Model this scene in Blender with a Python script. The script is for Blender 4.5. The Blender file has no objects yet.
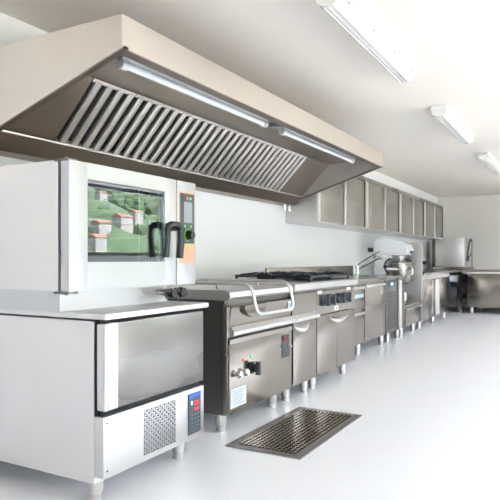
import bpy, bmesh, math, random
from mathutils import Vector, Matrix
random.seed(7)
C = bpy.context.scene.collection
SC = bpy.context.scene

# ------------------------------------------------------------------ camera
cam_d = bpy.data.cameras.new('camera'); cam = bpy.data.objects.new('camera', cam_d); C.objects.link(cam)
cam_d.sensor_width = 36; cam_d.lens = 590 / 500 * 36; cam_d.shift_y = 9 / 500
cam_d.clip_start = .05; cam_d.clip_end = 500
cam.location = (0, 0, 1.09); cam.rotation_euler = (math.pi / 2, 0, math.radians(29.44 - 90))
SC.camera = cam

# ------------------------------------------------------------------ world, sun, exposure
w = bpy.data.worlds.new('sky'); SC.world = w; w.use_nodes = True
nt = w.node_tree; nt.nodes.clear()
out = nt.nodes.new('ShaderNodeOutputWorld'); bg = nt.nodes.new('ShaderNodeBackground')
tc = nt.nodes.new('ShaderNodeTexCoord'); sx = nt.nodes.new('ShaderNodeSeparateXYZ'); cr = nt.nodes.new('ShaderNodeValToRGB')
nt.links.new(tc.outputs['Generated'], sx.inputs[0]); nt.links.new(sx.outputs['Z'], cr.inputs[0])
nt.links.new(cr.outputs[0], bg.inputs[0]); nt.links.new(bg.outputs[0], out.inputs[0])
e = cr.color_ramp.elements
e[0].position = 0.0; e[0].color = (.85, .90, 1.0, 1)
e[1].position = .6; e[1].color = (.70, .82, 1.0, 1)
bg.inputs[1].default_value = 9.5
sd = bpy.data.lights.new('sun', 'SUN'); sd.energy = 34.0; sd.angle = .02; sd.color = (1, .95, .86)
so = bpy.data.objects.new('sun', sd); C.objects.link(so)
so.rotation_euler = Vector((-.25, -1.0, -.95)).to_track_quat('-Z', 'Y').to_euler()
def portal(name, loc, rot, sxx, syy):
    l = bpy.data.lights.new(name, 'AREA'); l.shape = 'RECTANGLE'; l.size = sxx; l.size_y = syy; l.cycles.is_portal = True
    o = bpy.data.objects.new(name, l); C.objects.link(o); o.location = loc; o.rotation_euler = rot
WY = -3.4; BX = -3.0; FX = 14.07; LY = 2.93; CZ = 2.515
FY = Vector((0, 1, 0)).to_track_quat('-Z', 'Z').to_euler()
portal('window_portal', (9.8, WY - .02, 1.785), FY, 5.8, 1.27)
portal('near_fill_portal', (3.6, WY - .02, 1.26), FY, 3.6, 2.32)
portal('rear_fill_portal', (BX - .02, -1.9, 1.64), Vector((1, 0, 0)).to_track_quat('-Z', 'Y').to_euler(), 1.8, 1.56)
SC.view_settings.view_transform = 'Standard'; SC.view_settings.look = 'None'; SC.view_settings.gamma = 1
SC.view_settings.use_curve_mapping = False
SC.view_settings.exposure = 1.08

# ------------------------------------------------------------------ materials
def mat(name, col, rough=.5, metal=0, emit=None, es=0, brush=None, noise=0, nscale=20, trans=0, coat=0, bump=0, rvar=0, spec=None, aniso=0):
    m = bpy.data.materials.new(name); m.use_nodes = True
    n = m.node_tree.nodes; L = m.node_tree.links; b = n['Principled BSDF']
    b.inputs['Base Color'].default_value = (*col, 1); b.inputs['Roughness'].default_value = rough; b.inputs['Metallic'].default_value = metal
    if spec is not None: b.inputs['Specular IOR Level'].default_value = spec
    if emit: b.inputs['Emission Color'].default_value = (*emit, 1); b.inputs['Emission Strength'].default_value = es
    if trans: b.inputs['Transmission Weight'].default_value = trans
    if coat: b.inputs['Coat Weight'].default_value = coat; b.inputs['Coat Roughness'].default_value = .08
    if brush or noise or bump:
        t = n.new('ShaderNodeTexCoord'); mp = n.new('ShaderNodeMapping'); nz = n.new('ShaderNodeTexNoise')
        L.new(t.outputs['Object'], mp.inputs[0]); L.new(mp.outputs[0], nz.inputs[0])
        if brush: mp.inputs['Scale'].default_value = brush; nz.inputs['Scale'].default_value = 1
        else: nz.inputs['Scale'].default_value = nscale
        nz.inputs['Detail'].default_value = 3
        if noise:
            mx = n.new('ShaderNodeMix'); mx.data_type = 'RGBA'
            mx.inputs[6].default_value = (*[c * (1 - noise) for c in col], 1); mx.inputs[7].default_value = (*[min(1, c * (1 + noise)) for c in col], 1)
            L.new(nz.outputs[0], mx.inputs[0]); L.new(mx.outputs[2], b.inputs['Base Color'])
        if rvar:
            mr = n.new('ShaderNodeMapRange'); mr.inputs[3].default_value = rough - rvar; mr.inputs[4].default_value = rough + rvar
            L.new(nz.outputs[0], mr.inputs[0]); L.new(mr.outputs[0], b.inputs['Roughness'])
        if bump:
            bp = n.new('ShaderNodeBump'); bp.inputs['Strength'].default_value = bump; bp.inputs['Distance'].default_value = .002
            L.new(nz.outputs[0], bp.inputs['Height']); L.new(bp.outputs[0], b.inputs['Normal'])
    return m
M = {}
HB = (2, 2, 220)      # horizontal brushing
VB = (220, 220, 2)
M['steel'] = mat('brushed_steel', (.36, .328, .29), .20, 1, brush=(.7, .7, 2.5), noise=.05, rvar=.03)
M['steel_v'] = mat('brushed_steel_vertical', (.58, .56, .54), .28, 1, brush=(2.5, 2.5, .8), noise=.05, rvar=.03)
M['steel_dull'] = mat('dull_steel', (.35, .325, .29), .28, 1, brush=(.7, .7, 2.5), noise=.04, rvar=.03)
M['steel_oven'] = mat('oven_steel', (.58, .59, .60), .33, 1, brush=(2, 2, .8), noise=.03, rvar=.03)
M['red_plastic'] = mat('dark_red_plastic', (.30, .01, .012), .4)
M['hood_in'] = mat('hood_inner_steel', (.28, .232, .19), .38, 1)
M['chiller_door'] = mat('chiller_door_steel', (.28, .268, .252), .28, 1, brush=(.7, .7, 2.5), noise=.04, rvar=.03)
M['filter_shade'] = mat('painted_filter_shade', (.03, .026, .024), .8)  # near-black, painted shade for the gaps between filter slats
M['baffle'] = mat('baffle_steel', (.78, .74, .70), .33, 1)
M['grate'] = mat('grating_steel', (.30, .29, .28), .4, 1)
M['steel_light'] = mat('satin_steel', (.70, .69, .68), .38, 1, brush=(.7, .7, 2.5), noise=.02, rvar=.04)
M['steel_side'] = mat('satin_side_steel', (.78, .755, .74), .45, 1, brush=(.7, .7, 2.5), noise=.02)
M['steel_dark'] = mat('dark_steel', (.21, .195, .18), .35, 1, brush=(.7, .7, 2.5), noise=.05)
M['hood'] = mat('hood_steel', (.40, .345, .295), .36, 1, brush=(.7, .7, 2.5), noise=.05, rvar=.04)
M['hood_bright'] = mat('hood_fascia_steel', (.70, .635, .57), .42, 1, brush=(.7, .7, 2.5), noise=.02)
M['cab'] = mat('cabinet_door_steel', (.38, .365, .325), .26, 1, brush=(2.5, 2.5, .8), noise=.04)
M['chrome'] = mat('chrome', (.82, .82, .82), .1, 1)
M['black'] = mat('black_plastic', (.015, .016, .018), .35)
M['iron'] = mat('cast_iron', (.02, .024, .03), .45, noise=.3, nscale=60)
M['gap'] = mat('gasket_and_gap_shade', (.01, .01, .012), .7)
M['white_plastic'] = mat('white_plastic', (.74, .73, .70), .4)
M['enamel'] = mat('white_enamel', (.88, .90, .92), .22, coat=.4)
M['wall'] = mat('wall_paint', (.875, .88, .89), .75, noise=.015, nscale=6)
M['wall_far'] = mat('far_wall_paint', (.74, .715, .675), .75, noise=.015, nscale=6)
M['ceil'] = mat('ceiling_paint', (.90, .845, .765), .8, noise=.012, nscale=3)
M['floor'] = mat('epoxy_floor', (.79, .79, .80), .33, noise=.02, nscale=2.5, rvar=.04)
M['orange'] = mat('copper_coloured_film', (.78, .42, .27), .4)
M['panel'] = mat('dark_grey_film', (.07, .08, .10), .35)
M['panel2'] = mat('slate_grey_film', (.055, .07, .085), .4)
M['screen'] = mat('grey_screen', (.32, .36, .38), .2)
M['blue'] = mat('blue_film', (.02, .10, .42), .35)
M['red_led'] = mat('red_display', (.5, .01, .02), .4, emit=(1, .03, .05), es=.5)
M['cyan_led'] = mat('cyan_indicator', (.3, .8, .9), .4, emit=(.3, .85, 1), es=1.0)
M['red_lamp'] = mat('red_indicator', (.6, .05, .02), .3, emit=(1, .12, .03), es=.5)
M['green_lamp'] = mat('green_indicator', (.1, .7, .05), .3, emit=(.2, .9, .1), es=.25)
M['grey_key'] = mat('grey_key_print', (.3, .33, .36), .5)
M['label'] = mat('silver_label', (.62, .68, .74), .5)
M['print'] = mat('label_print', (.18, .2, .23), .6)
M['sticker'] = mat('white_sticker', (.85, .87, .9), .5)
M['pale_blue'] = mat('pale_blue_sticker', (.45, .58, .72), .5)
M['rackdark'] = mat('oven_cavity', (.10, .11, .11), .4, .6)
M['tube'] = mat('frosted_tube', (.86, .88, .9), .25, coat=.5)
M['fitting'] = mat('fitting_grey_blue', (.30, .36, .42), .3, .5)
M['diffuser'] = mat('acrylic_diffuser', (.80, .785, .76), .18, coat=.6)
M['frame'] = mat('window_frame', (.12, .12, .125), .5)
M['concrete'] = mat('terrace_paving', (.66, .60, .52), .8, noise=.06, nscale=3)
M['leaf'] = mat('hillside_green', (.018, .034, .008), .9, noise=.9, nscale=.6)
M['roof'] = mat('tiled_roof', (.13, .045, .022), .8, noise=.1, nscale=2)
M['house'] = mat('house_render', (.13, .115, .10), .8, noise=.05, nscale=1)
M['dgrey'] = mat('dark_grey_plastic', (.06, .06, .07), .5)
M['crate'] = mat('pale_grey_plastic', (.75, .78, .82), .5)
M['bluep'] = mat('blue_plastic', (.02, .16, .55), .4)
# coated oven glass: partly mirror, partly see-through
g = bpy.data.materials.new('coated_oven_glass'); g.use_nodes = True; n = g.node_tree.nodes; L = g.node_tree.links; n.clear()
o_ = n.new('ShaderNodeOutputMaterial'); mx = n.new('ShaderNodeMixShader'); gl = n.new('ShaderNodeBsdfGlossy'); tr = n.new('ShaderNodeBsdfTransparent')
gl.inputs['Roughness'].default_value = .01; gl.inputs['Color'].default_value = (.9, .93, .95, 1); tr.inputs[0].default_value = (.8, .85, .85, 1); mx.inputs[0].default_value = .17
L.new(tr.outputs[0], mx.inputs[1]); L.new(gl.outputs[0], mx.inputs[2]); L.new(mx.outputs[0], o_.inputs[0]); M['oglass'] = g
g = bpy.data.materials.new('window_glass'); g.use_nodes = True; n = g.node_tree.nodes; L = g.node_tree.links; n.clear()
o_ = n.new('ShaderNodeOutputMaterial'); mx = n.new('ShaderNodeMixShader'); gl = n.new('ShaderNodeBsdfGlossy'); tr = n.new('ShaderNodeBsdfTransparent')
gl.inputs['Roughness'].default_value = .01; mx.inputs[0].default_value = .05
L.new(tr.outputs[0], mx.inputs[1]); L.new(gl.outputs[0], mx.inputs[2]); L.new(mx.outputs[0], o_.inputs[0]); M['wglass'] = g

# ------------------------------------------------------------------ mesh helpers
def BM(): return bmesh.new()
def box(bm, x0, x1, y0, y1, z0, z1, bev=0):
    r = bmesh.ops.create_cube(bm, size=1)
    for v in r['verts']:
        v.co = Vector(((x0 + x1) / 2 + v.co.x * (x1 - x0), (y0 + y1) / 2 + v.co.y * (y1 - y0), (z0 + z1) / 2 + v.co.z * (z1 - z0)))
    if bev:
        es = list({e for v in r['verts'] for e in v.link_edges})
        bmesh.ops.bevel(bm, geom=es, offset=bev, segments=2, affect='EDGES', profile=.6)
    return bm
def prism(bm, pts, axis, a0, a1):
    def P(p, a): return Vector((a, p[0], p[1])) if axis == 'x' else (Vector((p[0], a, p[1])) if axis == 'y' else Vector((p[0], p[1], a)))
    A = [bm.verts.new(P(p, a0)) for p in pts]; B = [bm.verts.new(P(p, a1)) for p in pts]
    k = len(pts); bm.faces.new(A); bm.faces.new(B[::-1])
    for i in range(k): bm.faces.new((A[i], B[i], B[(i + 1) % k], A[(i + 1) % k]))
    return bm
def frustum(bm, p0, p1, r0, r1=None, seg=16):
    r1 = r0 if r1 is None else r1
    p0 = Vector(p0); p1 = Vector(p1); d = (p1 - p0).normalized(); q = d.to_track_quat('Z', 'Y')
    A = [bm.verts.new(p0 + q @ Vector((r0 * math.cos(t), r0 * math.sin(t), 0))) for t in (2 * math.pi * i / seg for i in range(seg))]
    B = [bm.verts.new(p1 + q @ Vector((r1 * math.cos(t), r1 * math.sin(t), 0))) for t in (2 * math.pi * i / seg for i in range(seg))]
    bm.faces.new(A[::-1]); bm.faces.new(B)
    for i in range(seg): bm.faces.new((A[i], A[(i + 1) % seg], B[(i + 1) % seg], B[i]))
    return bm
def lathe(bm, cx, cy, prof, seg=28, axis='z', sy=1):
    rings = []
    for r, z in prof:
        ring = []
        for i in range(seg):
            t = 2 * math.pi * i / seg
            if axis == 'z': ring.append(bm.verts.new((cx + r * math.cos(t), cy + sy * r * math.sin(t), z)))
            else: ring.append(bm.verts.new((cx + r * math.cos(t), z, cy + r * math.sin(t))))
        rings.append(ring)
    for a, b in zip(rings, rings[1:]):
        for i in range(seg): bm.faces.new((a[i], a[(i + 1) % seg], b[(i + 1) % seg], b[i]))
    bm.faces.new(rings[0][::-1]); bm.faces.new(rings[-1])
    return bm
def rounded(pts, r, k=5):
    pts = [Vector(p) for p in pts]; out = [pts[0]]
    for a, b, c in zip(pts, pts[1:], pts[2:]):
        u = (a - b); v = (c - b); rr = min(r, u.length * .49, v.length * .49); u.normalize(); v.normalize()
        s = b + u * rr; e = b + v * rr
        for i in range(k + 1):
            t = i / k; out.append((1 - t) ** 2 * s + 2 * t * (1 - t) * b + t * t * e)
    out.append(pts[-1]); return out
def tube(bm, pts, r, seg=10, rr=0, radii=None):
    if rr: pts = rounded(pts, rr)
    pts = [Vector(p) for p in pts]; rings = []; nrm = None
    for i, p in enumerate(pts):
        d = (pts[min(i + 1, len(pts) - 1)] - pts[max(i - 1, 0)]).normalized()
        if nrm is None: nrm = d.orthogonal().normalized()
        nrm = (nrm - d * nrm.dot(d)).normalized(); b = d.cross(nrm)
        R = radii(i / (len(pts) - 1)) if radii else r
        rings.append([bm.verts.new(p + R * (math.cos(t) * nrm + math.sin(t) * b)) for t in (2 * math.pi * j / seg for j in range(seg))])
    for a, b in zip(rings, rings[1:]):
        for i in range(seg): bm.faces.new((a[i], a[(i + 1) % seg], b[(i + 1) % seg], b[i]))
    bm.faces.new(rings[0][::-1]); bm.faces.new(rings[-1])
    return bm
def wloc(o):
    v = Vector((0, 0, 0))
    while o: v += o.location; o = o.parent
    return v
def obj(name, bm, m, parent=None, loc=None, label=None, smooth=True):
    bmesh.ops.recalc_face_normals(bm, faces=bm.faces)
    if parent is not None: off = wloc(parent)
    elif loc is not None: off = Vector(loc)
    else: off = Vector((0, 0, 0))
    for v in bm.verts: v.co -= off
    me = bpy.data.meshes.new(name); bm.to_mesh(me); bm.free()
    me.materials.append(M[m] if isinstance(m, str) else m)
    if smooth:
        for p in me.polygons: p.use_smooth = True
        me.set_sharp_from_angle(angle=math.radians(35))
    o = bpy.data.objects.new(name, me); C.objects.link(o)
    if parent is not None: o.parent = parent
    elif loc is not None: o.location = loc
    if label: o['label'] = label
    return o
def tag(o, label, cat, group=None, kind=None):
    o['label'] = label; o['category'] = cat
    if group: o['group'] = group
    if kind: o['kind'] = kind
    return o
def thing(name, loc, label, cat, group=None):
    o = bpy.data.objects.new(name, None); C.objects.link(o); o.location = loc; o.empty_display_size = .1
    return tag(o, label, cat, group)
def struct(name, bm, m):
    o = obj(name, bm, m); o['kind'] = 'structure'; return o
def copy_tree(o, parent=None):
    c = o.copy(); C.objects.link(c); c.parent = parent
    for ch in list(o.children): copy_tree(ch, c)
    return c
def B(name, x0, x1, y0, y1, z0, z1, m, parent=None, bev=0, label=None):
    return obj(name, box(BM(), x0, x1, y0, y1, z0, z1, bev), m, parent, label=label)
def foot(x, y, parent, top=.12):
    b = BM(); lathe(b, x, y, [(.027, 0), (.031, .004), (.031, .024), (.028, .028), (.028, .034), (.036, .038), (.036, top)], 20)
    return obj('foot', b, 'steel_v', parent)

# ------------------------------------------------------------------ structure
struct('floor', box(BM(), BX, FX, WY, LY, -.2, 0), 'floor')
struct('ceiling', box(BM(), BX - .3, FX + .3, WY - .3, LY + .3, CZ, CZ + .3), 'ceil')
struct('wall_left', box(BM(), BX - .3, FX + .3, LY, LY + .3, -.2, CZ), 'wall')
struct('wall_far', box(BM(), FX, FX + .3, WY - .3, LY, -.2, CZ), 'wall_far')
def glazed(name, x0, x1, panes, z0=.06, z1=2.42, along='x'):
    b = BM(); gb = BM()
    def bx(q, a0, a1, d0, d1, zz0, zz1):
        if along == 'x': box(q, a0, a1, WY - .3 + d0, WY - .3 + d1, zz0, zz1)
        else: box(q, BX - .3 + d0, BX - .3 + d1, a0, a1, zz0, zz1)
    wdt = (x1 - x0) / panes
    bx(b, x0, x1, .1, .18, z0, z0 + .06); bx(b, x0, x1, .1, .18, z1 - .06, z1)
    for i in range(panes + 1):
        xx = x0 + i * wdt; bx(b, max(x0, xx - .035), min(x1, xx + .035), .09, .19, z0, z1)
    bx(gb, x0 + .02, x1 - .02, .135, .145, z0 + .03, z1 - .03)
    f = struct(name, b, 'frame'); obj('pane', gb, 'wglass', f)
# walls with window openings: (opening start, opening end, sill height)
def window_wall(name, a0, a1, opens, along):
    b = BM()
    def bx(p, q, z0, z1):
        if along == 'x': box(b, p, q, WY - .3, WY, z0, z1)
        else: box(b, BX - .3, BX, p, q, z0, z1)
    a = a0
    for (o0, o1, sill) in opens:
        bx(a, o0, -.2, CZ); bx(o0, o1, 2.42, CZ); bx(o0, o1, -.2, sill); a = o1
    bx(a, a1, -.2, CZ); struct(name, b, 'wall')
window_wall('wall_right', BX - .3, FX, ((1.8, 5.4, .1), (6.9, 12.7, 1.15)), 'x')
glazed('window_1', 6.9, 9.8, 1, z0=1.15)
glazed('far_fill_window', 9.8, 12.7, 1, z0=1.15)  # unseen extension of the window, added to light the far end
glazed('near_fill_window', 1.8, 5.4, 2, z0=.1)  # unseen window, added on the near side as fill light
window_wall('wall_rear', WY, LY, ((-2.8, -1.0, .86),), 'y')
glazed('rear_fill_window', -2.8, -1.0, 1, z0=.86, along='y')  # unseen rear window, placed and sized to light the room from behind

# ------------------------------------------------------------------ exhaust hood
HX0, HX1 = 2.02, 5.99
hood = thing('exhaust_hood', (4, 2.4, 1.69), 'long stainless steel wall-mounted extractor hood with slanted baffle filters', 'extractor hood')
prof = [(1.80, 2.04), (1.80, 2.19), (LY, 2.19), (LY, 1.69), (2.86, 1.705)]
def side_panel(x0, x1):
    b = BM(); prism(b, prof, 'x', x0, x1)
    return b
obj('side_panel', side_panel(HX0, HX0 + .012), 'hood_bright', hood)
obj('side_panel', side_panel(HX1 - .012, HX1), 'steel_light', hood)
# folded lips under the side panels
for xa, xb in ((HX0 + .012, HX0 + .045), (HX1 - .045, HX1 - .012)):
    b = BM(); prism(b, [(1.80, 2.04), (1.80, 2.052), (2.86, 1.718), (2.86, 1.705)], 'x', xa, xb); obj('lip', b, 'hood_in', hood)
b = BM(); box(b, HX0 + .012, HX1 - .012, 1.80, 1.812, 2.04, 2.19); obj('fascia', b, 'hood_bright', hood)
b = BM(); box(b, HX0 + .045, HX1 - .045, 1.812, 1.875, 2.04, 2.052); box(b, HX0 + .045, HX1 - .045, 1.867, 1.875, 2.052, 2.08); obj('lip', b, 'hood_in', hood)
b = BM(); box(b, HX0 + .012, HX1 - .012, 1.812, LY, 2.178, 2.19); obj('top_panel', b, 'hood', hood)
T = Vector((0, 2.40, 2.11)); Bt = Vector((0, 2.72, 1.775)); dv = (Bt - T); SL = dv.length; dv.normalize(); nv = Vector((0, -dv.z * -1, 0)); nv = Vector((0, dv.z, -dv.y))  # outward, down-front
def SP(x, s, h): return Vector((x, 0, 0)) + T + dv * s + nv * h
def slab(bm, x0, x1, s0, s1, h0, h1):
    vs = [bm.verts.new(SP(x, s, h)) for x in (x0, x1) for s in (s0, s1) for h in (h0, h1)]
    for f in ((0, 1, 3, 2), (4, 6, 7, 5), (0, 4, 5, 1), (2, 3, 7, 6), (0, 2, 6, 4), (1, 5, 7, 3)): bm.faces.new([vs[i] for i in f])
FX0, FX1 = 2.46, 5.41
b = BM(); prism(b, [(2.02, 2.178), (2.10, 2.135), (2.40, 2.11), (2.40, 2.122), (2.10, 2.147), (2.04, 2.178)], 'x', HX0 + .012, HX1 - .012); obj('upper_sheet', b, 'hood', hood)
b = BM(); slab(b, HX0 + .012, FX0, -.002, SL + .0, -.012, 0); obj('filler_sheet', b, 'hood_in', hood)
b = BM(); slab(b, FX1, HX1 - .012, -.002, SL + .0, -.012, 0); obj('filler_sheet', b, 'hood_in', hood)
b = BM(); prism(b, [(2.70, 1.775), (2.80, 1.69), (LY, 1.685), (LY, 1.70), (2.81, 1.702), (2.712, 1.775)], 'x', HX0 + .012, HX1 - .012); obj('grease_gutter', b, 'hood_in', hood)
b = BM(); box(b, HX0 + .02, HX1 - .02, 2.685, 2.715, 1.77, 1.779, .002); obj('gutter_edge', b, 'steel_light', hood)
b = BM(); slab(b, FX0 - .02, FX1 + .02, -.005, SL, -.075, -.065); obj('gap_shade_sheet', b, 'filter_shade', hood)  # dark sheet added behind the slats so their gaps look shaded
FW = (FX1 - FX0) / 8
def baffle(x0):
    b = BM()
    slab(b, x0 + .003, x0 + FW - .003, 0, .022, -.02, .004); slab(b, x0 + .003, x0 + FW - .003, SL - .022, SL, -.02, .004)
    p = FW / 4
    for i in range(4):
        c = x0 + (i + .5) * p; hw = p * .29
        A = [(c - hw, 0), (c - hw * .9, .014), (c - hw * .3, .02), (c + hw * .3, .02), (c + hw * .9, .014), (c + hw, 0), (c + hw * .8, 0), (c + hw * .6, .009), (c - hw * .6, .009), (c - hw * .8, 0)]
        R0 = [b.verts.new(SP(x, .015, h)) for x, h in A]; R1 = [b.verts.new(SP(x, SL - .015, h)) for x, h in A]
        b.faces.new(R0); b.faces.new(R1[::-1])
        for k in range(len(A)): b.faces.new((R0[k], R1[k], R1[(k + 1) % len(A)], R0[(k + 1) % len(A)]))
    return b
f0 = obj('grease_filter', baffle(FX0), 'baffle', hood)
for i in range(1, 8):
    c = f0.copy(); C.objects.link(c); c.parent = hood; c.location.x = f0.location.x + i * FW
# ceiling-lamp style strip lights under the hood
def hood_light(x0, x1, label):
    t = thing('strip_light', ((x0 + x1) / 2, 2.0, 2.17), label, 'lamp', 'strip lights inside the hood')
    b = BM(); box(b, x0 - .04, x1 + .04, 1.90, 2.085, 2.098, 2.130, .006); box(b, x0, x1, 1.93, 1.99, 2.130, 2.178); obj('housing', b, 'fitting', t)
    b = BM(); prism(b, [(1.965, 2.098), (1.99, 2.08), (2.01, 2.08), (2.035, 2.098)], 'x', x0 - .01, x1 + .01); obj('reflector', b, 'steel_light', t)
    obj('tube', frustum(BM(), (x0 + .03, 2.0, 2.062), (x1 - .03, 2.0, 2.062), .020, seg=18), 'tube', t)
    for xa, xb in ((x0 - .01, x0 + .035), (x1 - .035, x1 + .01)):
        b = BM(); frustum(b, (xa, 2.0, 2.062), (xb, 2.0, 2.062), .026, seg=18); box(b, (xa + xb) / 2 - .012, (xa + xb) / 2 + .012, 1.985, 2.015, 2.07, 2.112); obj('end_cap', b, 'white_plastic', t)
    for k in range(4):
        xx = x0 + (x1 - x0) * (k + .5) / 4
        b = BM(); box(b, xx - .012, xx + .012, 1.892, 1.90, 2.09, 2.132); obj('clip', b, 'chrome', t)
hood_light(2.24, 3.76, 'long clear tube light inside the hood, nearest the camera above the oven')
hood_light(4.04, 5.60, 'long clear tube light inside the hood, at its far end above the gas range')
for x, z in ((5.93, 1.63), (5.80, 1.63)):
    b = BM(); frustum(b, (x, 2.84, z), (x, 2.84, z + .056), .014); frustum(b, (x, 2.84, z - .012), (x, 2.84, z), .02, .02)
    obj('drain_stub', b, 'chrome', hood)

# ------------------------------------------------------------------ wall cabinets
def wall_cabinet(x0, label):
    W = 1.672; yf = 2.54
    t = thing('wall_cabinet', (x0, yf, 1.495), label, 'cabinet', 'wall cabinets above the counters')
    b = BM(); box(b, x0, x0 + .015, yf + .0, LY - .003, 1.495, 2.19); box(b, x0 + W - .015, x0 + W, yf, LY - .003, 1.495, 2.19)
    box(b, x0 + .015, x0 + W - .015, yf + .02, LY - .003, 1.495, 1.51); box(b, x0 + .015, x0 + W - .015, yf + .05, LY - .003, 2.175, 2.19); box(b, x0 + .015, x0 + W - .015, LY - .02, LY - .003, 1.51, 2.175)
    obj('body', b, 'steel_light', t)
    b = BM(); box(b, x0 + .015, x0 + W - .015, yf - .006, yf + .05, 2.135, 2.19, .003); obj('top_rail', b, 'steel_dull', t)
    b = BM(); box(b, x0 + .015, x0 + W - .015, yf - .004, yf + .02, 1.495, 1.512); obj('bottom_rail', b, 'steel_light', t)
    h = W / 2
    for i in range(2):
        ya = yf + .002; xa = x0 + .017 + i * (h - .016); xb = xa + h - .024
        d = obj('door', box(BM(), xa + .02, xb, ya, ya + .018, 1.514, 2.133, .002), 'cab', t)
        b = BM(); box(b, xa + .002, xa + .055, ya - .014, ya + .002, 1.514, 2.133, .004); obj('handle', b, 'steel_side', d)
        if i == 1:
            b = BM(); box(b, xb - .022, xb - .001, ya - .004, ya + .0, 1.516, 2.131); obj('gasket', b, 'gap', d)
    return t
c0 = wall_cabinet(6.0, 'wall-mounted steel cabinet with sliding doors, nearest the extractor hood')
for i, lab in enumerate(('wall-mounted steel sliding-door cabinet, second from the hood, above the sink tap', 'wall-mounted steel sliding-door cabinet, third from the hood, above the mixer', 'wall-mounted steel sliding-door cabinet, farthest from the hood, beside the far wall')):
    c = copy_tree(c0); c.location.x += 1.673 * (i + 1); c['label'] = lab

# ------------------------------------------------------------------ blast chiller
ch = thing('blast_chiller', (2.32, 2.2, 0), 'low stainless blast chiller under the oven with blue-topped control panel', 'blast chiller')
X0, X1 = 1.92, 2.70
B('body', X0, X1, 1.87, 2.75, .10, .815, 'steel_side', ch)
b = BM(); box(b, X0 - .0, X1 + .028, 1.80, 2.78, .823, .85, .007); obj('worktop', b, 'steel_light', ch)
b = BM(); box(b, X0 + .01, X1 - .005, 1.845, 1.88, .80, .823); obj('gasket', b, 'gap', ch)
b = BM(); box(b, X0 + .012, X1 - .008, 1.842, 1.872, .398, .424); box(b, X0 + .003, X0 + .012, 1.856, 1.872, .40, .81); obj('gasket', b, 'gap', ch)
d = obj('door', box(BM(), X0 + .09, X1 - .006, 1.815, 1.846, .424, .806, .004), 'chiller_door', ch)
b = BM(); box(b, X0 + .028, X0 + .0905, 1.812, 1.85, .424, .806, .003); obj('door_edge', b, 'steel_side', d)
b = BM(); box(b, X0 + .001, X0 + .028, 1.806, 1.856, .424, .806, .008); obj('handle', b, 'steel_light', d)
lp = obj('lower_panel', box(BM(), X0 + .001, X1, 1.815, 1.87, .13, .398, .004), 'steel_light', ch)
# perforated vent, staggered little slots
b = BM(); gx0, gx1, gz0, gz1 = 2.188, 2.442, .155, .372
nx, nz = 15, 16
for i in range(nx):
    for j in range(nz):
        cx = gx0 + (i + .5) * (gx1 - gx0) / nx; cz = gz0 + (j + .5) * (gz1 - gz0) / nz
        if (i + j) % 2:
            for q in (-.0035, .0035): box(b, cx - .0065, cx + .0065, 1.8133, 1.8152, cz + q - .0014, cz + q + .0014)
        else:
            for q in (-.0035, .0035): box(b, cx + q - .0014, cx + q + .0014, 1.8133, 1.8152, cz - .0052, cz + .0052)
obj('vent_slot_pattern', b, 'dgrey', lp)
cp = obj('control_panel', box(BM(), 2.552, 2.662, 1.8105, 1.8155, .158, .374), 'panel2', ch)
B('blue_strip', 2.552, 2.662, 1.8095, 1.811, .350, .374, 'blue', cp)
B('display', 2.600, 2.644, 1.809, 1.811, .309, .330, 'red_led', cp); B('display', 2.603, 2.642, 1.809, 1.811, .280, .294, 'red_led', cp)
B('indicator', 2.572, 2.584, 1.809, 1.811, .315, .335, 'cyan_led', cp)
for r in range(4):
    for c_ in range(3):
        B('key', 2.572 + c_ * .029, 2.588 + c_ * .029, 1.809, 1.811, .258 - r * .021, .2605 - r * .021, 'grey_key', cp)
for z in (.37, .16):
    b = BM(); frustum(b, (X0 + .022, 1.812, z), (X0 + .022, 1.8155, z), .004); obj('screw', b, 'black', lp)
for x in (1.99, 2.62):
    for y in (1.93, 2.66): foot(x, y, ch, .14)

# ------------------------------------------------------------------ combi oven
ov = thing('combi_oven', (2.39, 2.4, .85), 'white-lit steel combi oven with glass door, standing on the blast chiller', 'oven')
OX0, OX1, OF = 1.90, 2.89, 2.0
b = BM()
yb0 = 2.07
box(b, OX0, OX0 + .02, yb0, 2.80, .945, 1.54); box(b, OX1 - .02, OX1, yb0, 2.80, .945, 1.54)
box(b, OX0 + .02, OX1 - .02, yb0, 2.80, 1.51, 1.54); box(b, OX0 + .02, OX1 - .02, yb0, 2.80, .945, .975); box(b, OX0 + .02, OX1 - .02, 2.78, 2.80, .975, 1.51)
box(b, OX0 + .80, OX1 - .02, yb0, 2.78, .975, 1.51)
obj('body', b, 'steel_side', ov)
b = BM(); box(b, OX0 + .005, OX0 + .80, 2.05, 2.07, .955, 1.53)
bb = BM()  # gasket frame round the cavity mouth
gxs = (OX0 + .01, OX0 + .06, OX0 + .74, OX0 + .80)
b.free(); box(bb, gxs[0], gxs[1], 2.062, 2.074, .955, 1.53); box(bb, gxs[2], gxs[3], 2.062, 2.074, .955, 1.53); box(bb, gxs[1], gxs[2], 2.062, 2.074, 1.49, 1.53); box(bb, gxs[1], gxs[2], 2.062, 2.074, .955, 1.0)
obj('gasket', bb, 'gap', ov)
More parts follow.
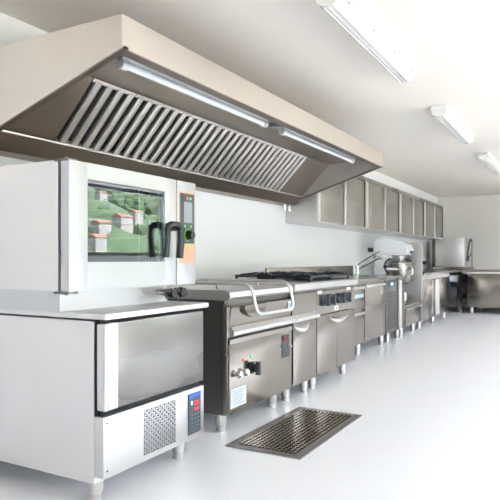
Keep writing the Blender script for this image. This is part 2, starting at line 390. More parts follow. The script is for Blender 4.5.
# cavity liner
b = BM(); box(b, 1.975, 1.985, 2.08, 2.70, .985, 1.50); box(b, 2.62, 2.63, 2.08, 2.70, .985, 1.50); box(b, 1.985, 2.62, 2.69, 2.70, .985, 1.50); box(b, 1.985, 2.62, 2.08, 2.69, .985, .995)
obj('cavity', b, 'rackdark', ov)
b = BM()
for xx in (2.0, 2.08, 2.52, 2.60):
    for yy in (2.12, 2.62): frustum(b, (xx, yy, 1.0), (xx, yy, 1.49), .004, seg=8)
for k in range(6):
    zz = 1.06 + k * .075
    for xx in (2.0, 2.60): tube(b, [(xx, 2.10, zz), (xx, 2.64, zz)], .004, 8)
    tube(b, [(2.0, 2.12, zz), (2.60, 2.12, zz)], .003, 8) if k in (0, 3) else None
obj('tray_rack', b, 'chrome', ov)
obj('fan_guard', lathe(BM(), 2.30, 1.25, [(.17, 2.66), (.16, 2.655), (.05, 2.645), (.02, 2.645)], 28, 'y'), 'steel_dark', ov)
# door frame with window hole
wx0, wx1, wz0, wz1 = 2.014, 2.593, 1.076, 1.462; dx1 = 2.70
b = BM()
box(b, OX0, wx0, OF, 2.055, .943, 1.537, .004); box(b, wx1, dx1, OF, 2.055, .943, 1.537, .004)
box(b, wx0 - .004, wx1 + .004, OF, 2.055, wz1, 1.537, .0); box(b, wx0 - .004, wx1 + .004, OF, 2.055, .943, wz0, .0)
dr = obj('door', b, 'steel_oven', ov)
obj('window_glass', box(BM(), wx0 + .001, wx1 - .001, OF + .002, OF + .008, wz0 + .001, wz1 - .001), 'oglass', dr)
b = BM()
for (a0, a1, c0_, c1_) in ((wx0, wx0 + .005, wz0, wz1), (wx1 - .005, wx1, wz0, wz1), (wx0 + .005, wx1 - .005, wz1 - .005, wz1), (wx0 + .005, wx1 - .005, wz0, wz0 + .005)):
    box(b, a0, a1, OF + .009, OF + .03, c0_, c1_)
obj('window_seal', b, 'black', dr)
# black lever handle: inverted U
b = BM(); yh = OF - .055
tube(b, [(2.545, yh + .012, 1.10), (2.545, yh, 1.20), (2.548, yh, 1.262), (2.572, yh, 1.278), (2.64, yh, 1.278), (2.664, yh, 1.262), (2.667, yh, 1.20), (2.667, yh + .01, 1.095)], .015, 12, .02, radii=lambda t: .016 + .005 * t)
box(b, 2.60, 2.66, yh + .01, OF, 1.245, 1.29, .008)
obj('handle', b, 'black', dr)
for z0, z1 in ((1.530, 1.545), (.930, .943)):
    b = BM(); box(b, OX0, OX0 + .06, OF + .006, 2.10, z0, z1, .002); frustum(b, (OX0 + .012, OF + .03, z0 - .004), (OX0 + .012, OF + .03, z1 + .006), .009); obj('hinge', b, 'steel_dark', ov)
cpn = obj('control_column', box(BM(), dx1 + .008, OX1, OF + .002, 2.07, .943, 1.537, .004), 'steel_oven', ov)
B('gap_shadow_strip', dx1 - .0, dx1 + .008, OF + .02, 2.07, .95, 1.53, 'gap', ov).name = 'door_gap_shade'  # black strip standing in for the shadow between door and control column
kx0, kx1 = 2.73, 2.875
pl = obj('film_panel', box(BM(), kx0, kx1, OF - .001, OF + .002, 1.065, 1.478, .0), 'orange', cpn)
B('display_panel', kx0 + .003, kx1 - .006, OF - .003, OF - .001, 1.18, 1.468, 'panel', cpn)
B('screen', kx0 + .035, kx1 - .03, OF - .0045, OF - .003, 1.30, 1.42, 'screen', cpn)
b = BM(); frustum(b, (2.80, OF - .0045, 1.441), (2.80, OF - .003, 1.441), .009); obj('red_mark', b, 'red_lamp', cpn)
b = BM(); frustum(b, (2.83, OF - .0045, 1.441), (2.83, OF - .003, 1.441), .009); obj('green_mark', b, 'green_lamp', cpn)
b = BM(); frustum(b, (2.805, OF - .006, 1.228), (2.805, OF - .003, 1.228), .0345, seg=28); obj('knob_ring', b, 'green_lamp', cpn)
b = BM(); frustum(b, (2.805, OF - .012, 1.228), (2.805, OF - .006, 1.228), .032, seg=28); frustum(b, (2.805, OF - .04, 1.228), (2.805, OF - .012, 1.228), .022, .026, seg=28); obj('knob', b, 'black', cpn)
for k in range(2):
    b = BM(); frustum(b, (2.775 + .06 * k, OF - .0045, 1.279), (2.775 + .06 * k, OF - .003, 1.279), .007); obj('button', b, 'green_lamp', cpn)
for k in range(4):
    b = BM(); frustum(b, (2.757 + .03 * k, OF - .003, 1.163), (2.757 + .03 * k, OF - .001, 1.163), .006); obj('button', b, 'green_lamp', cpn)
b = BM(); box(b, OX0, OX0 + .015, 2.06, 2.78, .85, .945); box(b, OX0 + .015, OX1 - .2, 2.06, 2.075, .85, .945); box(b, X1 - .03, X1 - .015, 2.075, 2.78, .85, .945); obj('stand', b, 'steel_oven', ov)
# drain taps under the door
for (x, s) in ((2.60, 1), (2.69, 1.15)):
    tp = BM(); frustum(tp, (x, 2.07, .905), (x, 1.99, .905), .014 * s); frustum(tp, (x, 2.0, .905), (x, 1.965, .905), .022 * s, .018 * s); tube(tp, [(x, 2.01, .905), (x + .012, 2.0, .87)], .008 * s, 8)
    tpo = obj('drain_tap', tp, 'steel', ov)
    b = BM(); tube(b, [(x - .04, 1.972, .915), (x - .01, 1.955, .91), (x + .045, 1.965, .895)], .012 * s, 10); frustum(b, (x, 1.968, .905), (x, 1.940, .905), .026 * s, .022 * s); obj('tap_lever', b, 'black', tpo)

# ------------------------------------------------------------------ tilting pan
F = 1.92
pan = thing('tilting_pan', (3.6, 2.3, 0), 'stainless tilting braising pan with tubular lid handle, between chiller and range', 'cooking appliance')
PX0, PX1 = 3.13, 4.05
B('body', PX0, PX1, F + .04, 2.72, .11, .80, 'steel_dark', pan)
b = BM(); box(b, PX0, PX0 + .05, F + .012, F + .04, .11, .79, .003); obj('corner_post', b, 'steel_dull', pan)
b = BM(); box(b, PX0 + .012, PX1 - .006, F, F + .03, .115, .585, .003); prism(b, [(F - .004, .555), (F - .004, .585), (F + .02, .60), (F + .02, .555)], 'x', PX0 + .012, PX1 - .006); fp = obj('front_panel', b, 'steel', pan)
b = BM(); prism(b, [(F + .012, .655), (F - .012, .79), (F + .01, .80), (F + .04, .80), (F + .04, .655)], 'x', PX0 + .02, PX1 - .004); vf = obj('vessel_front', b, 'steel', pan)
# curved pouring lip in the vessel front
b = BM(); prism(b, [(3.43 - .15 * math.cos(math.pi * i / 12), .79 - .085 * math.sin(math.pi * i / 12)) for i in range(13)], 'y', F - .03, F + .005)
obj('pouring_lip', b, 'steel', vf)
b = BM(); prism(b, [(F - .03, .615), (F - .032, .635), (F - .012, .66), (F + .02, .66), (F + .03, .61), (F - .02, .605)], 'x', PX0 + .015, 4.05); obj('bullnose', b, 'steel_light', pan)
b = BM(); box(b, PX0 + .0, PX1 - .004, F + .03, 2.72, .80, .83, .003); obj('rim', b, 'steel_dark', pan)
b = BM()
prism(b, [(F + .0, .835), (F - .012, .85), (F - .006, .88), (F + .02, .893), (2.70, .893), (2.70, .832), (F + .02, .832)], 'x', PX0 - .0, PX1 - .006)
lid = obj('lid', b, 'steel_light', pan)
hd = BM()
tube(hd, [(3.28, 2.66, .905), (3.28, 2.62, .93), (3.28, 1.84, .93), (3.28, 1.80, .735), (3.83, 1.80, .735), (3.83, 1.84, .93), (3.83, 2.62, .93), (3.83, 2.66, .905)], .0115, 12, .07)
lh = obj('lid_handle', hd, 'steel_light', lid)
b = BM()
for x in (3.28, 3.83):
    for y in (2.10, 2.55): frustum(b, (x, y, .89), (x, y, .925), .009)
    frustum(b, (x, 2.66, .892), (x, 2.66, .925), .022)
obj('handle_post', b, 'steel_dull', lid)
B('label_plate', 3.155, 3.345, F - .003, F, .15, .27, 'label', fp)
b = BM()
for k in range(7): box(b, 3.175, 3.325 - .02 * (k % 3), F - .004, F - .003, .252 - k * .014, .256 - k * .014)
obj('label_print', b, 'print', fp)
for x, z in ((3.215, .361), (3.297, .361)):
    b = BM(); frustum(b, (x, F, z), (x, F - .02, z), .016); lathe(b, x, z, [(.012, F - .02), (.024, F - .025), (.024, F - .042), (.016, F - .05), (.004, F - .052)], 18, 'y'); obj('water_tap', b, 'chrome', fp)
b = BM(); frustum(b, (3.416, F, .37), (3.416, F - .012, .37), .04, seg=24); frustum(b, (3.416, F - .012, .37), (3.416, F - .045, .37), .031, .027, seg=24); box(b, 3.402, 3.43, F - .07, F - .04, .325, .415, .004)
kb = obj('control_knob', b, 'black', fp); B('knob_mark', 3.412, 3.42, F - .0715, F - .07, .385, .41, 'red_plastic', kb)
for x, z, m in ((3.31, .436, 'red_lamp'), (3.416, .441, 'green_lamp')):
    b = BM(); lathe(b, x, z, [(.009, F), (.009, F - .004), (.006, F - .007), (.001, F - .008)], 16, 'y'); obj('indicator_lamp', b, m, fp)
sp = obj('switch_panel', box(BM(), 3.88, 3.995, F - .003, F, .365, .53), 'dgrey', fp)
for x in (3.91, 3.965): B('rocker_switch', x - .012, x + .012, F - .009, F - .003, .487, .514, 'red_plastic', sp)
b = BM(); frustum(b, (3.965, F - .003, .445), (3.965, F - .02, .445), .016); frustum(b, (3.965, F - .02, .445), (3.965, F - .035, .44), .012); obj('key_switch', b, 'chrome', sp)
b = BM(); box(b, 3.96, 4.03, F - .012, F - .009, .70, .775); st = obj('sticker', b, 'sticker', vf)
B('sticker_print', 3.97, 4.02, F - .0135, F - .012, .735, .76, 'pale_blue', st)
for x in (3.17, 3.87):
    for y in (2.0, 2.62): foot(x, y, pan)

# ------------------------------------------------------------------ neutral unit
def grip(x0, x1, z, y, parent):
    """moulded crescent pull"""
    b = BM(); xm = (x0 + x1) / 2; hw = (x1 - x0) / 2; n_ = 16
    def pt(t, q, d):   # t 0..1 along, q 0 top edge .. 1 lower edge
        s_ = -1 + 2 * t; k = max(0, 1 - s_ * s_) ** .7
        return b.verts.new((xm + hw * s_, y + d * (.2 + .8 * k), z + .02 - .068 * k * q))
    G = [[pt(i / n_, q, d) for i in range(n_ + 1)] for q, d in ((0.12, 0), (.18, -.012), (.45, -.03), (.8, -.03), (1, -.014), (1.04, 0))]
    for a, c in zip(G, G[1:]):
        for i in range(n_): b.faces.new((a[i], a[i + 1], c[i + 1], c[i]))
    return obj('handle', b, 'steel_light', parent)
nu = thing('neutral_unit', (4.29, 2.3, 0), 'narrow steel base unit with single door between tilting pan and gas range', 'cabinet')
NX0, NX1 = 4.062, 4.525
B('body', NX0, NX1, F + .03, 2.70, .115, .84, 'steel_dull', nu)
B('apron', NX0, NX1, F + .004, F + .03, .65, .84, 'steel', nu)
b = BM(); prism(b, [(F - .03, .615), (F - .032, .635), (F - .012, .66), (F + .02, .66), (F + .03, .61), (F - .02, .605)], 'x', NX0, NX1); obj('bullnose', b, 'steel_light', nu)
b = BM(); prism(b, [(F - .01, .842), (F - .02, .85), (F - .02, .892), (F - .01, .90), (2.72, .90), (2.72, .842)], 'x', NX0, NX1); obj('worktop', b, 'steel_light', nu)
d = obj('door', box(BM(), NX0 + .012, NX1 - .006, F, F + .028, .118, .598, .003), 'steel', nu)
grip(4.075, 4.36, .56, F, d)
for x in (4.10, 4.44):
    for y in (2.0, 2.62): foot(x, y, nu)
b = BM(); 
for k in range(9): box(b, NX0 + .03 + k * .048, NX0 + .058 + k * .048, F + .002, F + .006, .817, .829)
obj('vent_slots', b, 'gap', nu)

# ------------------------------------------------------------------ gas range
gr = thing('gas_range', (5.0, 2.3, 0), 'stainless gas range with black cast-iron pan supports and four dark knobs', 'cooker')
RX0, RX1 = 4.53, 5.47
B('body', RX0, RX1, F + .03, 2.78, .115, .84, 'steel_dull', gr)
ap = obj('control_panel', box(BM(), RX0, RX1, F + .004, F + .03, .625, .84), 'steel', gr)
b = BM(); prism(b, [(F - .01, .842), (F - .02, .85), (F - .02, .892), (F - .01, .90), (2.80, .90), (2.80, .842)], 'x', RX0, RX1 + .02); obj('worktop', b, 'steel_light', gr)
b = BM()
for k in range(18): box(b, RX0 + .02 + k * .05, RX0 + .048 + k * .05, F + .002, F + .006, .817, .829)
obj('vent_slots', b, 'gap', ap)
for x in (4.70, 4.845, 5.085, 5.24):
    z = .735
    b = BM(); frustum(b, (x, F + .004, z), (x, F - .008, z), .050, seg=24); frustum(b, (x, F - .008, z), (x, F - .024, z), .038, .035, seg=24); box(b, x - .012, x + .012, F - .044, F - .02, z - .046, z + .046, .004)
    k = obj('knob', b, 'panel2', ap); B('knob_mark', x - .003, x + .003, F - .0455, F - .044, z + .018, z + .038, 'red_plastic', k)
for (x0, x1, z0, z1) in ((4.55, 4.64, .80, .822), (5.24, 5.34, .80, .826), (4.93, 5.02, .635, .672)): B('sticker', x0, x1, F + .0, F + .004, z0, z1, 'sticker', ap)
B('sticker_mark', 4.965, 4.985, F - .002, F + .0, .645, .662, 'red_plastic', ap)
d = obj('oven_door', box(BM(), RX0 + .006, RX1 - .004, F, F + .028, .118, .612, .003), 'steel', gr)
grip(4.80, 5.24, .565, F, d)
B('door_seam', 4.985, 4.988, F - .001, F, .118, .53, 'steel_dark', d)
B('drip_tray', 4.50 + .04, RX1 - .02, F + .05, 2.73, .90, .906, 'iron', gr)
for ix in range(2):
    for iy in range(2):
        cx = 4.765 + ix * .47; cy = 2.16 + iy * .37
        b = BM(); lathe(b, cx, cy, [(.075, .906), (.08, .920), (.055, .924), (.055, .938), (.045, .943), (.01, .943)], 24); obj('burner', b, 'iron', gr)
        b = BM(); x0, x1, y0, y1 = cx - .232, cx + .232, cy - .182, cy + .182; z0, z1 = .928, .95
        for (a, c, e_, f_) in ((x0, x1, y0, y0 + .014), (x0, x1, y1 - .014, y1), (x0, x0 + .014, y0 + .014, y1 - .014), (x1 - .014, x1, y0 + .014, y1 - .014)): box(b, a, c, e_, f_, z0, z1)
        for t in range(8):
            an = math.pi * t / 4; ca, sa = math.cos(an), math.sin(an); rr = min((.215) / max(abs(ca), 1e-4), .165 / max(abs(sa), 1e-4))
            tube(b, [(cx + ca * .045, cy + sa * .045, .95), (cx + ca * .09, cy + sa * .09, .962), (cx + ca * rr, cy + sa * rr, .946)], .010, 8)
        for px, py in ((x0 + .01, y0 + .01), (x1 - .01, y0 + .01), (x0 + .01, y1 - .01), (x1 - .01, y1 - .01)): box(b, px - .009, px + .009, py - .009, py + .009, .906, .932)
        obj('pan_support', b, 'iron', gr)
for x in (4.60, 5.33):
    for y in (2.0, 2.62): foot(x, y, gr)

# ------------------------------------------------------------------ refrigerated counter with sink
F2 = 2.15
rc = thing('refrigerated_counter', (6.85, 2.5, 0), 'long stainless refrigerated counter with drawers and sink beyond the range', 'counter')
RC0, RC1 = 5.505, 8.18
b = BM(); box(b, RC0 + .005, RC0 + .02, F2 + .02, 2.90, .14, .83); box(b, RC1 - .03, RC1 - .01, F2 + .02, 2.90, .14, .83); box(b, RC0 + .02, RC1 - .03, 2.885, 2.90, .14, .83); box(b, RC0 + .02, RC1 - .03, F2 + .02, 2.885, .14, .16); box(b, RC0 + .02, RC1 - .03, F2 + .02, F2 + .04, .16, .83); obj('body', b, 'steel_dull', rc)
b = BM(); box(b, RC0, 7.2, F2 - .03, 2.90, .835, .868, .005); box(b, 7.75, RC1, F2 - .03, 2.90, .835, .868, .005); box(b, 7.2, 7.75, F2 - .03, 2.25, .835, .868, .005); box(b, 7.2, 7.75, 2.55, 2.90, .835, .868, .005)
obj('worktop', b, 'steel', rc)
b = BM(); box(b, 7.2, 7.75, 2.25, 2.55, .66, .67); box(b, 7.2, 7.21, 2.25, 2.55, .67, .85); box(b, 7.74, 7.75, 2.25, 2.55, .67, .85); box(b, 7.21, 7.74, 2.25, 2.26, .67, .85); box(b, 7.21, 7.74, 2.54, 2.55, .67, .85); obj('sink_bowl', b, 'steel', rc)
B('backsplash', RC0, RC1, 2.90, LY - .004, .83, .995, 'steel', rc, .002)
def front(name, x0, x1, z0, z1, m='steel', parent=None, th=.02): return obj(name, box(BM(), x0, x1, F2, F2 + th, z0, z1, .003), m, parent or rc)
front('drawer', 5.52, 6.44, .53, .80); front('drawer', 5.52, 6.44, .15, .515)
for z in (.80, .515): B('drawer_pull', 5.54, 6.42, F2 - .018, F2, z - .045, z - .018, 'steel_light', rc, .004)
B('sticker', 6.05, 6.40, F2 - .003, F2, .66, .70, 'pale_blue', rc)
d = front('door', 6.46, 7.25, .15, .80); B('door_pull', 6.48, 7.2, F2 - .02, F2, .765, .795, 'steel_light', d, .005)
mp_ = front('machine_panel', 7.27, 7.80, .15, .815, 'steel_dark')
B('controller', 7.36, 7.66, F2 - .004, F2, .735, .80, 'panel2', mp_); B('display', 7.48, 7.58, F2 - .006, F2 - .004, .752, .785, 'cyan_led', mp_)
b = BM()
for k in range(20): box(b, 7.34, 7.72, F2 - .002, F2, .20 + k * .024, .208 + k * .024)
obj('louvres', b, 'gap', mp_)
d = front('side_door', 7.815, 8.16, .15, .815, 'steel_dark'); b = BM(); box(b, 7.815, 7.93, F2 - .03, F2, .15, .815, .008); obj('handle', b, 'steel_side', d)
for x in (5.6, 6.45, 7.35, 7.62, 8.08):
    foot(x, 2.24, rc, .145)
foot(5.6, 2.8, rc, .145); foot(8.05, 2.8, rc, .145)
tapo = thing('sink_tap', (7.55, 2.62, .868), 'chrome swivel-spout tap rising from the steel counter beside the wall', 'tap')
obj('base', lathe(BM(), 7.55, 2.62, [(.035, .868), (.035, .88), (.022, .885), (.022, .96), (.028, .965), (.028, 1.0), (.02, 1.005)], 20), 'chrome', tapo)
b = BM(); tube(b, [(7.55, 2.62, .95), (7.55, 2.56, .985), (7.5, 2.33, 1.10), (7.49, 2.29, 1.11), (7.49, 2.27, 1.09)], .018, 10, .03); obj('spout', b, 'chrome', tapo)
b = BM(); tube(b, [(7.55, 2.62, 1.0), (7.55, 2.60, 1.03), (7.53, 2.48, 1.10), (7.50, 2.30, 1.20)], .013, 8, .02); obj('lever', b, 'chrome', tapo)
wf = BM(); box(wf, 8.94, 9.15, LY - .03, LY, 1.20, 1.265, .006); tube(wf, [(9.1, LY - .02, 1.23), (9.1, LY - .12, 1.23), (9.1, LY - .13, 1.25)], .028, 10, .01)
tag(obj('wall_socket', wf, 'black', loc=(9.1, LY, 1.23)), 'small black plug and socket on the white wall behind the mixer', 'socket')

# ------------------------------------------------------------------ mixer stand, planetary mixer, screen panel
ms = thing('mixer_stand', (8.7, 2.5, 0), 'low steel stand with drawer front carrying the white mixer', 'stand')
B('body', 8.20, 9.15, F2 + .02, 2.85, .14, .43, 'steel_dull', ms); b = BM(); box(b, 8.19, 9.155, F2 - .02, 2.86, .43, .455, .006); obj('top', b, 'steel', ms)
d = obj('door', box(BM(), 8.23, 9.14, F2, F2 + .02, .15, .40, .003), 'steel', ms); B('door_pull', 8.25, 9.1, F2 - .018, F2, .38, .40, 'steel_light', d, .004)
for x in (8.27, 8.95):
    for y in (2.24, 2.78): foot(x, y, ms, .145)
mx_ = thing('planetary_mixer', (8.68, 2.5, .455), 'large white planetary mixer with steel bowl on the low stand', 'mixer')
MXC = 8.68
b = BM(); box(b, MXC - .2, MXC - .08, 2.30, 2.56, .455, .60, .04); box(b, MXC + .08, MXC + .2, 2.30, 2.56, .455, .60, .04); box(b, MXC - .2, MXC + .2, 2.50, 2.80, .455, .66, .04); obj('base', b, 'enamel', mx_)
b = BM(); prism(b, [(2.56, .50), (2.55, .80), (2.52, 1.02), (2.44, 1.14), (2.68, 1.18), (2.72, 1.0), (2.72, .50)], 'x', MXC - .13, MXC + .13)
bmesh.ops.bevel(b, geom=list(b.edges), offset=.03, segments=3, affect='EDGES'); obj('column', b, 'enamel', mx_)
b = BM(); prism(b, [(2.21, 1.15), (2.18, 1.19), (2.18, 1.27), (2.24, 1.33), (2.40, 1.375), (2.54, 1.395), (2.66, 1.395), (2.72, 1.36), (2.72, 1.15)], 'x', MXC - .15, MXC + .15)
bmesh.ops.bevel(b, geom=list(b.edges), offset=.03, segments=3, affect='EDGES'); obj('head', b, 'enamel', mx_)
b = BM(); prof_ = [(.07, .72), (.12, .735), (.165, .79), (.185, .86), (.19, 1.01), (.197, 1.015), (.197, 1.03), (.185, 1.03), (.183, 1.01), (.176, .87), (.155, .80), (.11, .75), (.02, .745)]
lathe(b, MXC, 2.36, prof_, 32); obj('bowl', b, 'steel_dull', mx_)
b = BM(); box(b, MXC - .215, MXC - .195, 2.33, 2.60, .93, .96, .004); box(b, MXC + .195, MXC + .215, 2.33, 2.60, .93, .96, .004); box(b, MXC - .215, MXC + .215, 2.575, 2.60, .93, .96, .004); obj('bowl_carrier', b, 'enamel', mx_)
b = BM(); frustum(b, (MXC, 2.36, 1.14), (MXC, 2.36, 1.06), .075, .065, 24); frustum(b, (MXC, 2.36, 1.06), (MXC, 2.36, .95), .018); obj('drive_shaft', b, 'steel_light', mx_)
b = BM()
for t in range(3):
    an = math.pi * t / 3
    tube(b, [(MXC + math.cos(an) * r * q, 2.36 + math.sin(an) * r * q, z) for q in (1,) for r, z in ((.02, .97), (.09, .90), (.09, .82), (0, .77), (-.09, .82), (-.09, .90), (-.02, .97))], .004, 6, .05)
obj('whisk', b, 'chrome', mx_)
b = BM()
tube(b, [(MXC + .19 * math.cos(t), 2.36 + .19 * math.sin(t), 1.045) for t in (2 * math.pi * i / 24 for i in range(25))], .006, 6)
for i in range(9):
    t = -math.pi * .95 + i * math.pi * .9 / 8 + .1
    tube(b, [(MXC + .19 * math.cos(t), 2.36 + .19 * math.sin(t), 1.045), (MXC + .09 * math.cos(t), 2.36 + .09 * math.sin(t), 1.115)], .004, 6)
obj('bowl_guard', b, 'steel_dull', mx_)
b = BM(); tube(b, [(MXC - .22, 2.44, 1.10), (MXC - .235, 2.50, 1.05), (MXC - .24, 2.52, .98), (MXC - .235, 2.49, .91), (MXC - .22, 2.45, .87)], .013, 10, .03); tube(b, [(MXC - .19, 2.5, .98), (MXC - .24, 2.52, .98)], .02, 10); obj('lift_lever', b, 'black', mx_)
b = BM(); tube(b, [(MXC - .1, 2.20, .99), (MXC - .11, 2.155, .97), (MXC - .11, 2.14, .92), (MXC - .11, 2.155, .86), (MXC - .1, 2.185, .84)], .009, 8, .02); obj('bowl_handle', b, 'chrome', mx_)
b = BM(); box(b, MXC - .06, MXC + .06, 2.165, 2.19, 1.17, 1.21, .004); obj('control_strip', b, 'black', mx_)
scn = thing('steel_screen', (9.2, 2.5, 0), 'tall upright stainless divider panel behind the mixer', 'panel')
b = BM(); box(b, 9.175, 9.20, 2.17, LY - .01, .12, 1.34, .004); obj('sheet', b, 'steel_v', scn)
b = BM(); box(b, 9.165, 9.21, 2.15, 2.172, .12, 1.345, .004); obj('edge_trim', b, 'steel_light', scn)
foot(9.187, 2.3, scn, .125); foot(9.187, 2.8, scn, .125)

# ------------------------------------------------------------------ far counter
fc = thing('dishwash_counter', (10.3, 2.5, 0), 'stainless two-door base counter standing just before the far corner', 'counter')
B('body', 9.22, 11.33, F2 + .02, 2.90, .13, .83, 'steel_dull', fc)
b = BM(); box(b, 9.215, 12.395, F2 - .03, 2.91, .835, .87, .005); obj('worktop', b, 'steel', fc)
B('backsplash', 9.22, 12.35, 2.905, LY - .004, .80, .97, 'steel_light', fc)
for x0, x1, hx in ((9.24, 10.18, 10.07), (10.20, 11.31, 10.21)):
    d = obj('door', box(BM(), x0, x1, F2, F2 + .02, .14, .76, .003), 'steel', fc); b = BM(); box(b, hx, hx + .10, F2 - .03, F2, .16, .75, .008); obj('handle', b, 'steel_side', d)
B('apron', 9.24, 11.31, F2 + .002, F2 + .02, .765, .832, 'steel_light', fc)
for x in (9.35, 10.3, 11.24):
    for y in (2.24, 2.82): foot(x, y, fc, .135)
tb = thing('worktable', (13.2, 1.4, 0), 'open-legged stainless worktable running along the far wall', 'table')
b = BM(); box(b, 12.40, FX - .01, -.2, 2.90, .835, .87, .005); obj('tabletop', b, 'steel', tb)
for x, y in ((12.46, 2.16), (12.46, 2.80), (13.95, 2.16), (12.46, -.1), (13.95, -.1)):
    b = BM(); box(b, x - .03, x + .03, y - .03, y + .03, .03, .835); frustum(b, (x, y, 0), (x, y, .03), .024); obj('leg', b, 'steel', tb)
B('side_cupboard', 12.44, 13.9, 1.05, 2.02, .13, .83, 'steel', tb, .004); 
for x, y in ((12.55, 1.15), (12.55, 1.95), (13.8, 1.15), (13.8, 1.95)): foot(x, y, tb, .135)
B('undershelf', 12.50, 13.9, 2.19, 2.86, .26, .29, 'steel_dull', tb)
B('undershelf', 12.50, 13.9, 2.19, 2.86, .615, .63, 'steel_dull', tb)
B('apron', 12.42, 12.44, -.15, 2.1, .80, .836, 'steel_light', tb)
def crate(x, y, z, sx_, sy_, sz, m, label, nm='storage_box', cat='box', grp=None):
    t = thing(nm, (x, y, z), label, cat, grp)
    b = BM(); box(b, x - sx_ / 2, x + sx_ / 2, y - sy_ / 2, y + sy_ / 2, z, z + sz * .85, .01); obj('tub', b, m, t)
    b = BM(); box(b, x - sx_ / 2 - .01, x + sx_ / 2 + .01, y - sy_ / 2 - .01, y + sy_ / 2 + .01, z + sz * .85, z + sz, .006); obj('lid', b, m, t)
crate(12.70, 2.38, .29, .4, .34, .24, 'dgrey', 'dark lidded tub on the shelf under the worktable'); crate(12.70, 2.38, .63, .4, .34, .13, 'crate', 'pale grey box on the upper shelf below the worktable top')
b = BM(); lathe(b, 12.58, 2.40, [(.03, .53), (.035, .535), (.035, .575), (.02, .59), (.012, .595), (.012, .61)], 20)
bt = obj('bottle', b, 'bluep', loc=(12.58, 2.40, .53)); tag(bt, 'small blue bottle on the dark tub under the worktable', 'bottle')
dw = thing('pass_through_dishwasher', (12.95, 2.38, .87), 'boxy stainless dishwasher hood standing on the worktable in the far corner', 'dishwasher')
b = BM(); box(b, 12.60, 13.30, 2.10, 2.68, .93, 1.53, .012); obj('hood', b, 'steel_light', dw)
B('tray_base', 12.56, 13.34, 2.05, 2.72, .872, .925, 'steel', dw, .004)
b = BM(); box(b, 12.85, 13.30, 2.70, 2.80, .87, 1.53, .004); obj('rear_column', b, 'steel_dark', dw)
b = BM(); tube(b, [(12.70, 2.69, .93), (12.62, 2.70, .97), (12.58, 2.70, 1.02)], .012, 8, .02); obj('lift_handle', b, 'chrome', dw)
sr = thing('spray_tap', (12.75, 1.98, .87), 'dark pre-rinse spray tap with looped hose on the worktable', 'tap')
sxp, syp = 12.75, 1.98
b = BM(); frustum(b, (sxp, syp, .87), (sxp, syp, .93), .035); frustum(b, (sxp, syp, .93), (sxp, syp, 1.45), .013); obj('riser', b, 'steel_dark', sr)
b = BM(); tube(b, [(sxp, syp, 1.44), (sxp - .04, syp + .01, 1.50), (sxp - .12, syp + .03, 1.44), (sxp - .2, syp + .05, 1.22), (sxp - .2, syp + .05, 1.14)], .017, 10, .06); obj('hose', b, 'dgrey', sr)
b = BM(); frustum(b, (sxp - .2, syp + .05, 1.16), (sxp - .2, syp + .05, 1.05), .018, .034); tube(b, [(sxp - .2, syp + .03, 1.12), (sxp - .2, syp - .02, 1.20)], .009, 8); obj('spray_head', b, 'black', sr)
wb = BM(); box(wb, 12.45, 12.68, LY - .05, LY, .98, 1.05, .01)
tag(obj('wall_socket', wb, 'black', loc=(12.56, LY, .98)), 'low black socket box on the wall just left of the dishwasher', 'socket')

# ------------------------------------------------------------------ floor drain grate
dg = thing('floor_drain', (3.44, 1.58, 0), 'rectangular stainless drain grating set into the floor before the tilting pan', 'drain')
gx0, gx1, gy0, gy1 = 2.92, 3.95, 1.335, 1.815
b = BM(); fr = .055
for a in ((gx0, gx1, gy0, gy0 + fr), (gx0, gx1, gy1 - fr, gy1), (gx0, gx0 + fr, gy0 + fr, gy1 - fr), (gx1 - fr, gx1, gy0 + fr, gy1 - fr)): box(b, *a, .0, .007, .0015)
obj('frame', b, 'grate', dg)
B('channel', gx0 + fr, gx1 - fr, gy0 + fr, gy1 - fr, .0005, .0012, 'gap', dg)
b = BM(); nb = 28
for k in range(nb):
    x = gx0 + fr + (k + .5) * (gx1 - gx0 - 2 * fr) / nb; box(b, x - .003, x + .003, gy0 + fr, gy1 - fr, .0012, .012)
nb = 13
for k in range(nb):
    y = gy0 + fr + (k + .5) * (gy1 - gy0 - 2 * fr) / nb; box(b, gx0 + fr, gx1 - fr, y - .0045, y + .0045, .0012, .0125)
obj('grating', b, 'steel', dg)

# ------------------------------------------------------------------ ceiling lights
def ceiling_light(x0, label):
    t = thing('ceiling_light', (x0 + .78, 1.165, CZ), label, 'lamp', 'long ceiling lights')
    L_ = 1.57; y0, y1 = 1.09, 1.24
    b = BM(); box(b, x0, x0 + L_, y0, y1, CZ - .045, CZ, .012); obj('housing', b, 'white_plastic', t)
    ym = (y0 + y1) / 2; pr = []
    for i in range(9):
        a = math.pi * i / 8; pr.append((ym - .068 * math.cos(a), CZ - .045 - .052 * math.sin(a) ** .7))
    b = BM(); prism(b, pr, 'x', x0 + .012, x0 + L_ - .012); dif = obj('diffuser', b, 'diffuser', t)
    b = BM()
    for dy in (-.028, .0, .028): box(b, x0 + .03, x0 + L_ - .03, ym + dy - .002, ym + dy + .002, CZ - .102, CZ - .094)
    obj('ribs', b, 'white_plastic', dif)
    for k in range(4):
        for yy in (y0 - .004, y1 - .004):
            xx = x0 + .12 + k * .44; obj('clip', box(BM(), xx - .014, xx + .014, yy, yy + .008, CZ - .058, CZ - .03), 'chrome', t)
    return t
cl = ceiling_light(2.88, 'long white ceiling light nearest the camera, above the hood front')
for x, lab in ((5.62, 'second long white ceiling light from the camera, at the right'), (8.36, 'third ceiling light from the camera, at the right edge')):
    c = copy_tree(cl); c.location.x = x + .78; c['label'] = lab

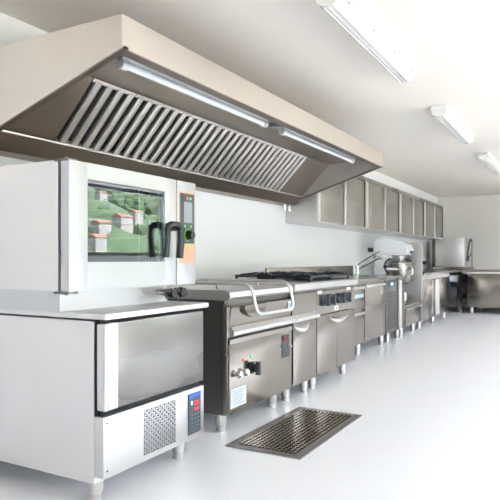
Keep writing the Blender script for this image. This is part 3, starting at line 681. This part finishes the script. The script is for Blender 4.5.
# ------------------------------------------------------------------ outside, seen mirrored in the steel and the oven glass
tg = obj('terrace', box(BM(), -40, 80, -16, WY - .3, -.4, -.1), 'concrete', loc=(0, 0, 0)); tag(tg, 'pale paved terrace outside the windows', 'ground', kind='structure')
tg2 = obj('terrace', box(BM(), -40, BX - .3, WY - .3, 20, -.4, -.1), 'concrete', loc=(0, 0, 0)); tag(tg2, 'pale paved ground outside the unseen rear window', 'ground', kind='structure')
b = BM(); nx, ny = 70, 24; V = {}
for i in range(nx + 1):
    for j in range(ny + 1):
        x = -60 + i * 3.4; y = -30 - j * 4.0; h = -8 + 36 * (j / ny) ** .9 + 1.6 * math.sin(x * .21 + j) + 1.2 * math.sin(x * .083 + 2.0) + random.uniform(-.7, .9) * min(1, j / 3)
        V[i, j] = b.verts.new((x, y, h))
for i in range(nx):
    for j in range(ny): b.faces.new((V[i, j], V[i + 1, j], V[i + 1, j + 1], V[i, j + 1]))
hs = obj('hillside', b, 'leaf', loc=(0, 0, 0)); tag(hs, 'wooded green hillside outside, mirrored in the oven door', 'hill', kind='structure')
HP = [(56, -50), (63, -56), (72, -60), (80, -64), (88, -62), (60, -66), (70, -72), (48, -54), (96, -70), (84, -76)]
HL = ['lowest', 'second lowest', 'middle', 'upper middle', 'right-hand', 'left-hand upper', 'topmost left', 'leftmost', 'rightmost', 'topmost right']
for k, (x, y) in enumerate(HP):
    s = 1.0 + .2 * (k % 3); z = -8 + 36 * ((-30 - y) / 96) ** .9 + 1.8
    t = thing('house', (x, y, z - 2), HL[k] + ' pale house with a red roof on the hillside', 'house', 'houses on the hillside')
    b = BM(); box(b, x - s, x + s, y - s * .7, y + s * .7, z - 2, z + 1.3); obj('wall', b, 'house', t)
    b = BM(); prism(b, [(y - s * .85, z + 1.3), (y, z + 1.3 + s * .4), (y + s * .85, z + 1.3)], 'x', x - s * 1.1, x + s * 1.1); obj('roof', b, 'roof', t)
    for q in (-.5, 0, .5): obj('window', box(BM(), x + q * s - .22, x + q * s + .22, y + s * .7, y + s * .7 + .05, z, z + .8), 'frame', t)
b = BM(); rnd = random.Random(3)
for k in range(2000):
    x = rnd.uniform(20, 120); y = -rnd.uniform(34, 118)
    if any(abs(x - hx) < 3.4 and -3.5 < y - hy < 6 for hx, hy in HP): continue
    z = -8 + 36 * ((-30 - y) / 96) ** .9; r = rnd.uniform(.6, 1.7)
    g_ = bmesh.ops.create_icosphere(b, subdivisions=1, radius=r)
    for v in g_['verts']: v.co = Vector((x, y, z + r * .7)) + v.co * (1 + rnd.uniform(-.14, .14))
tr_ = obj('trees', b, 'leaf', loc=(0, 0, 0)); tag(tr_, 'mass of round green trees covering the hillside', 'trees', kind='stuff')
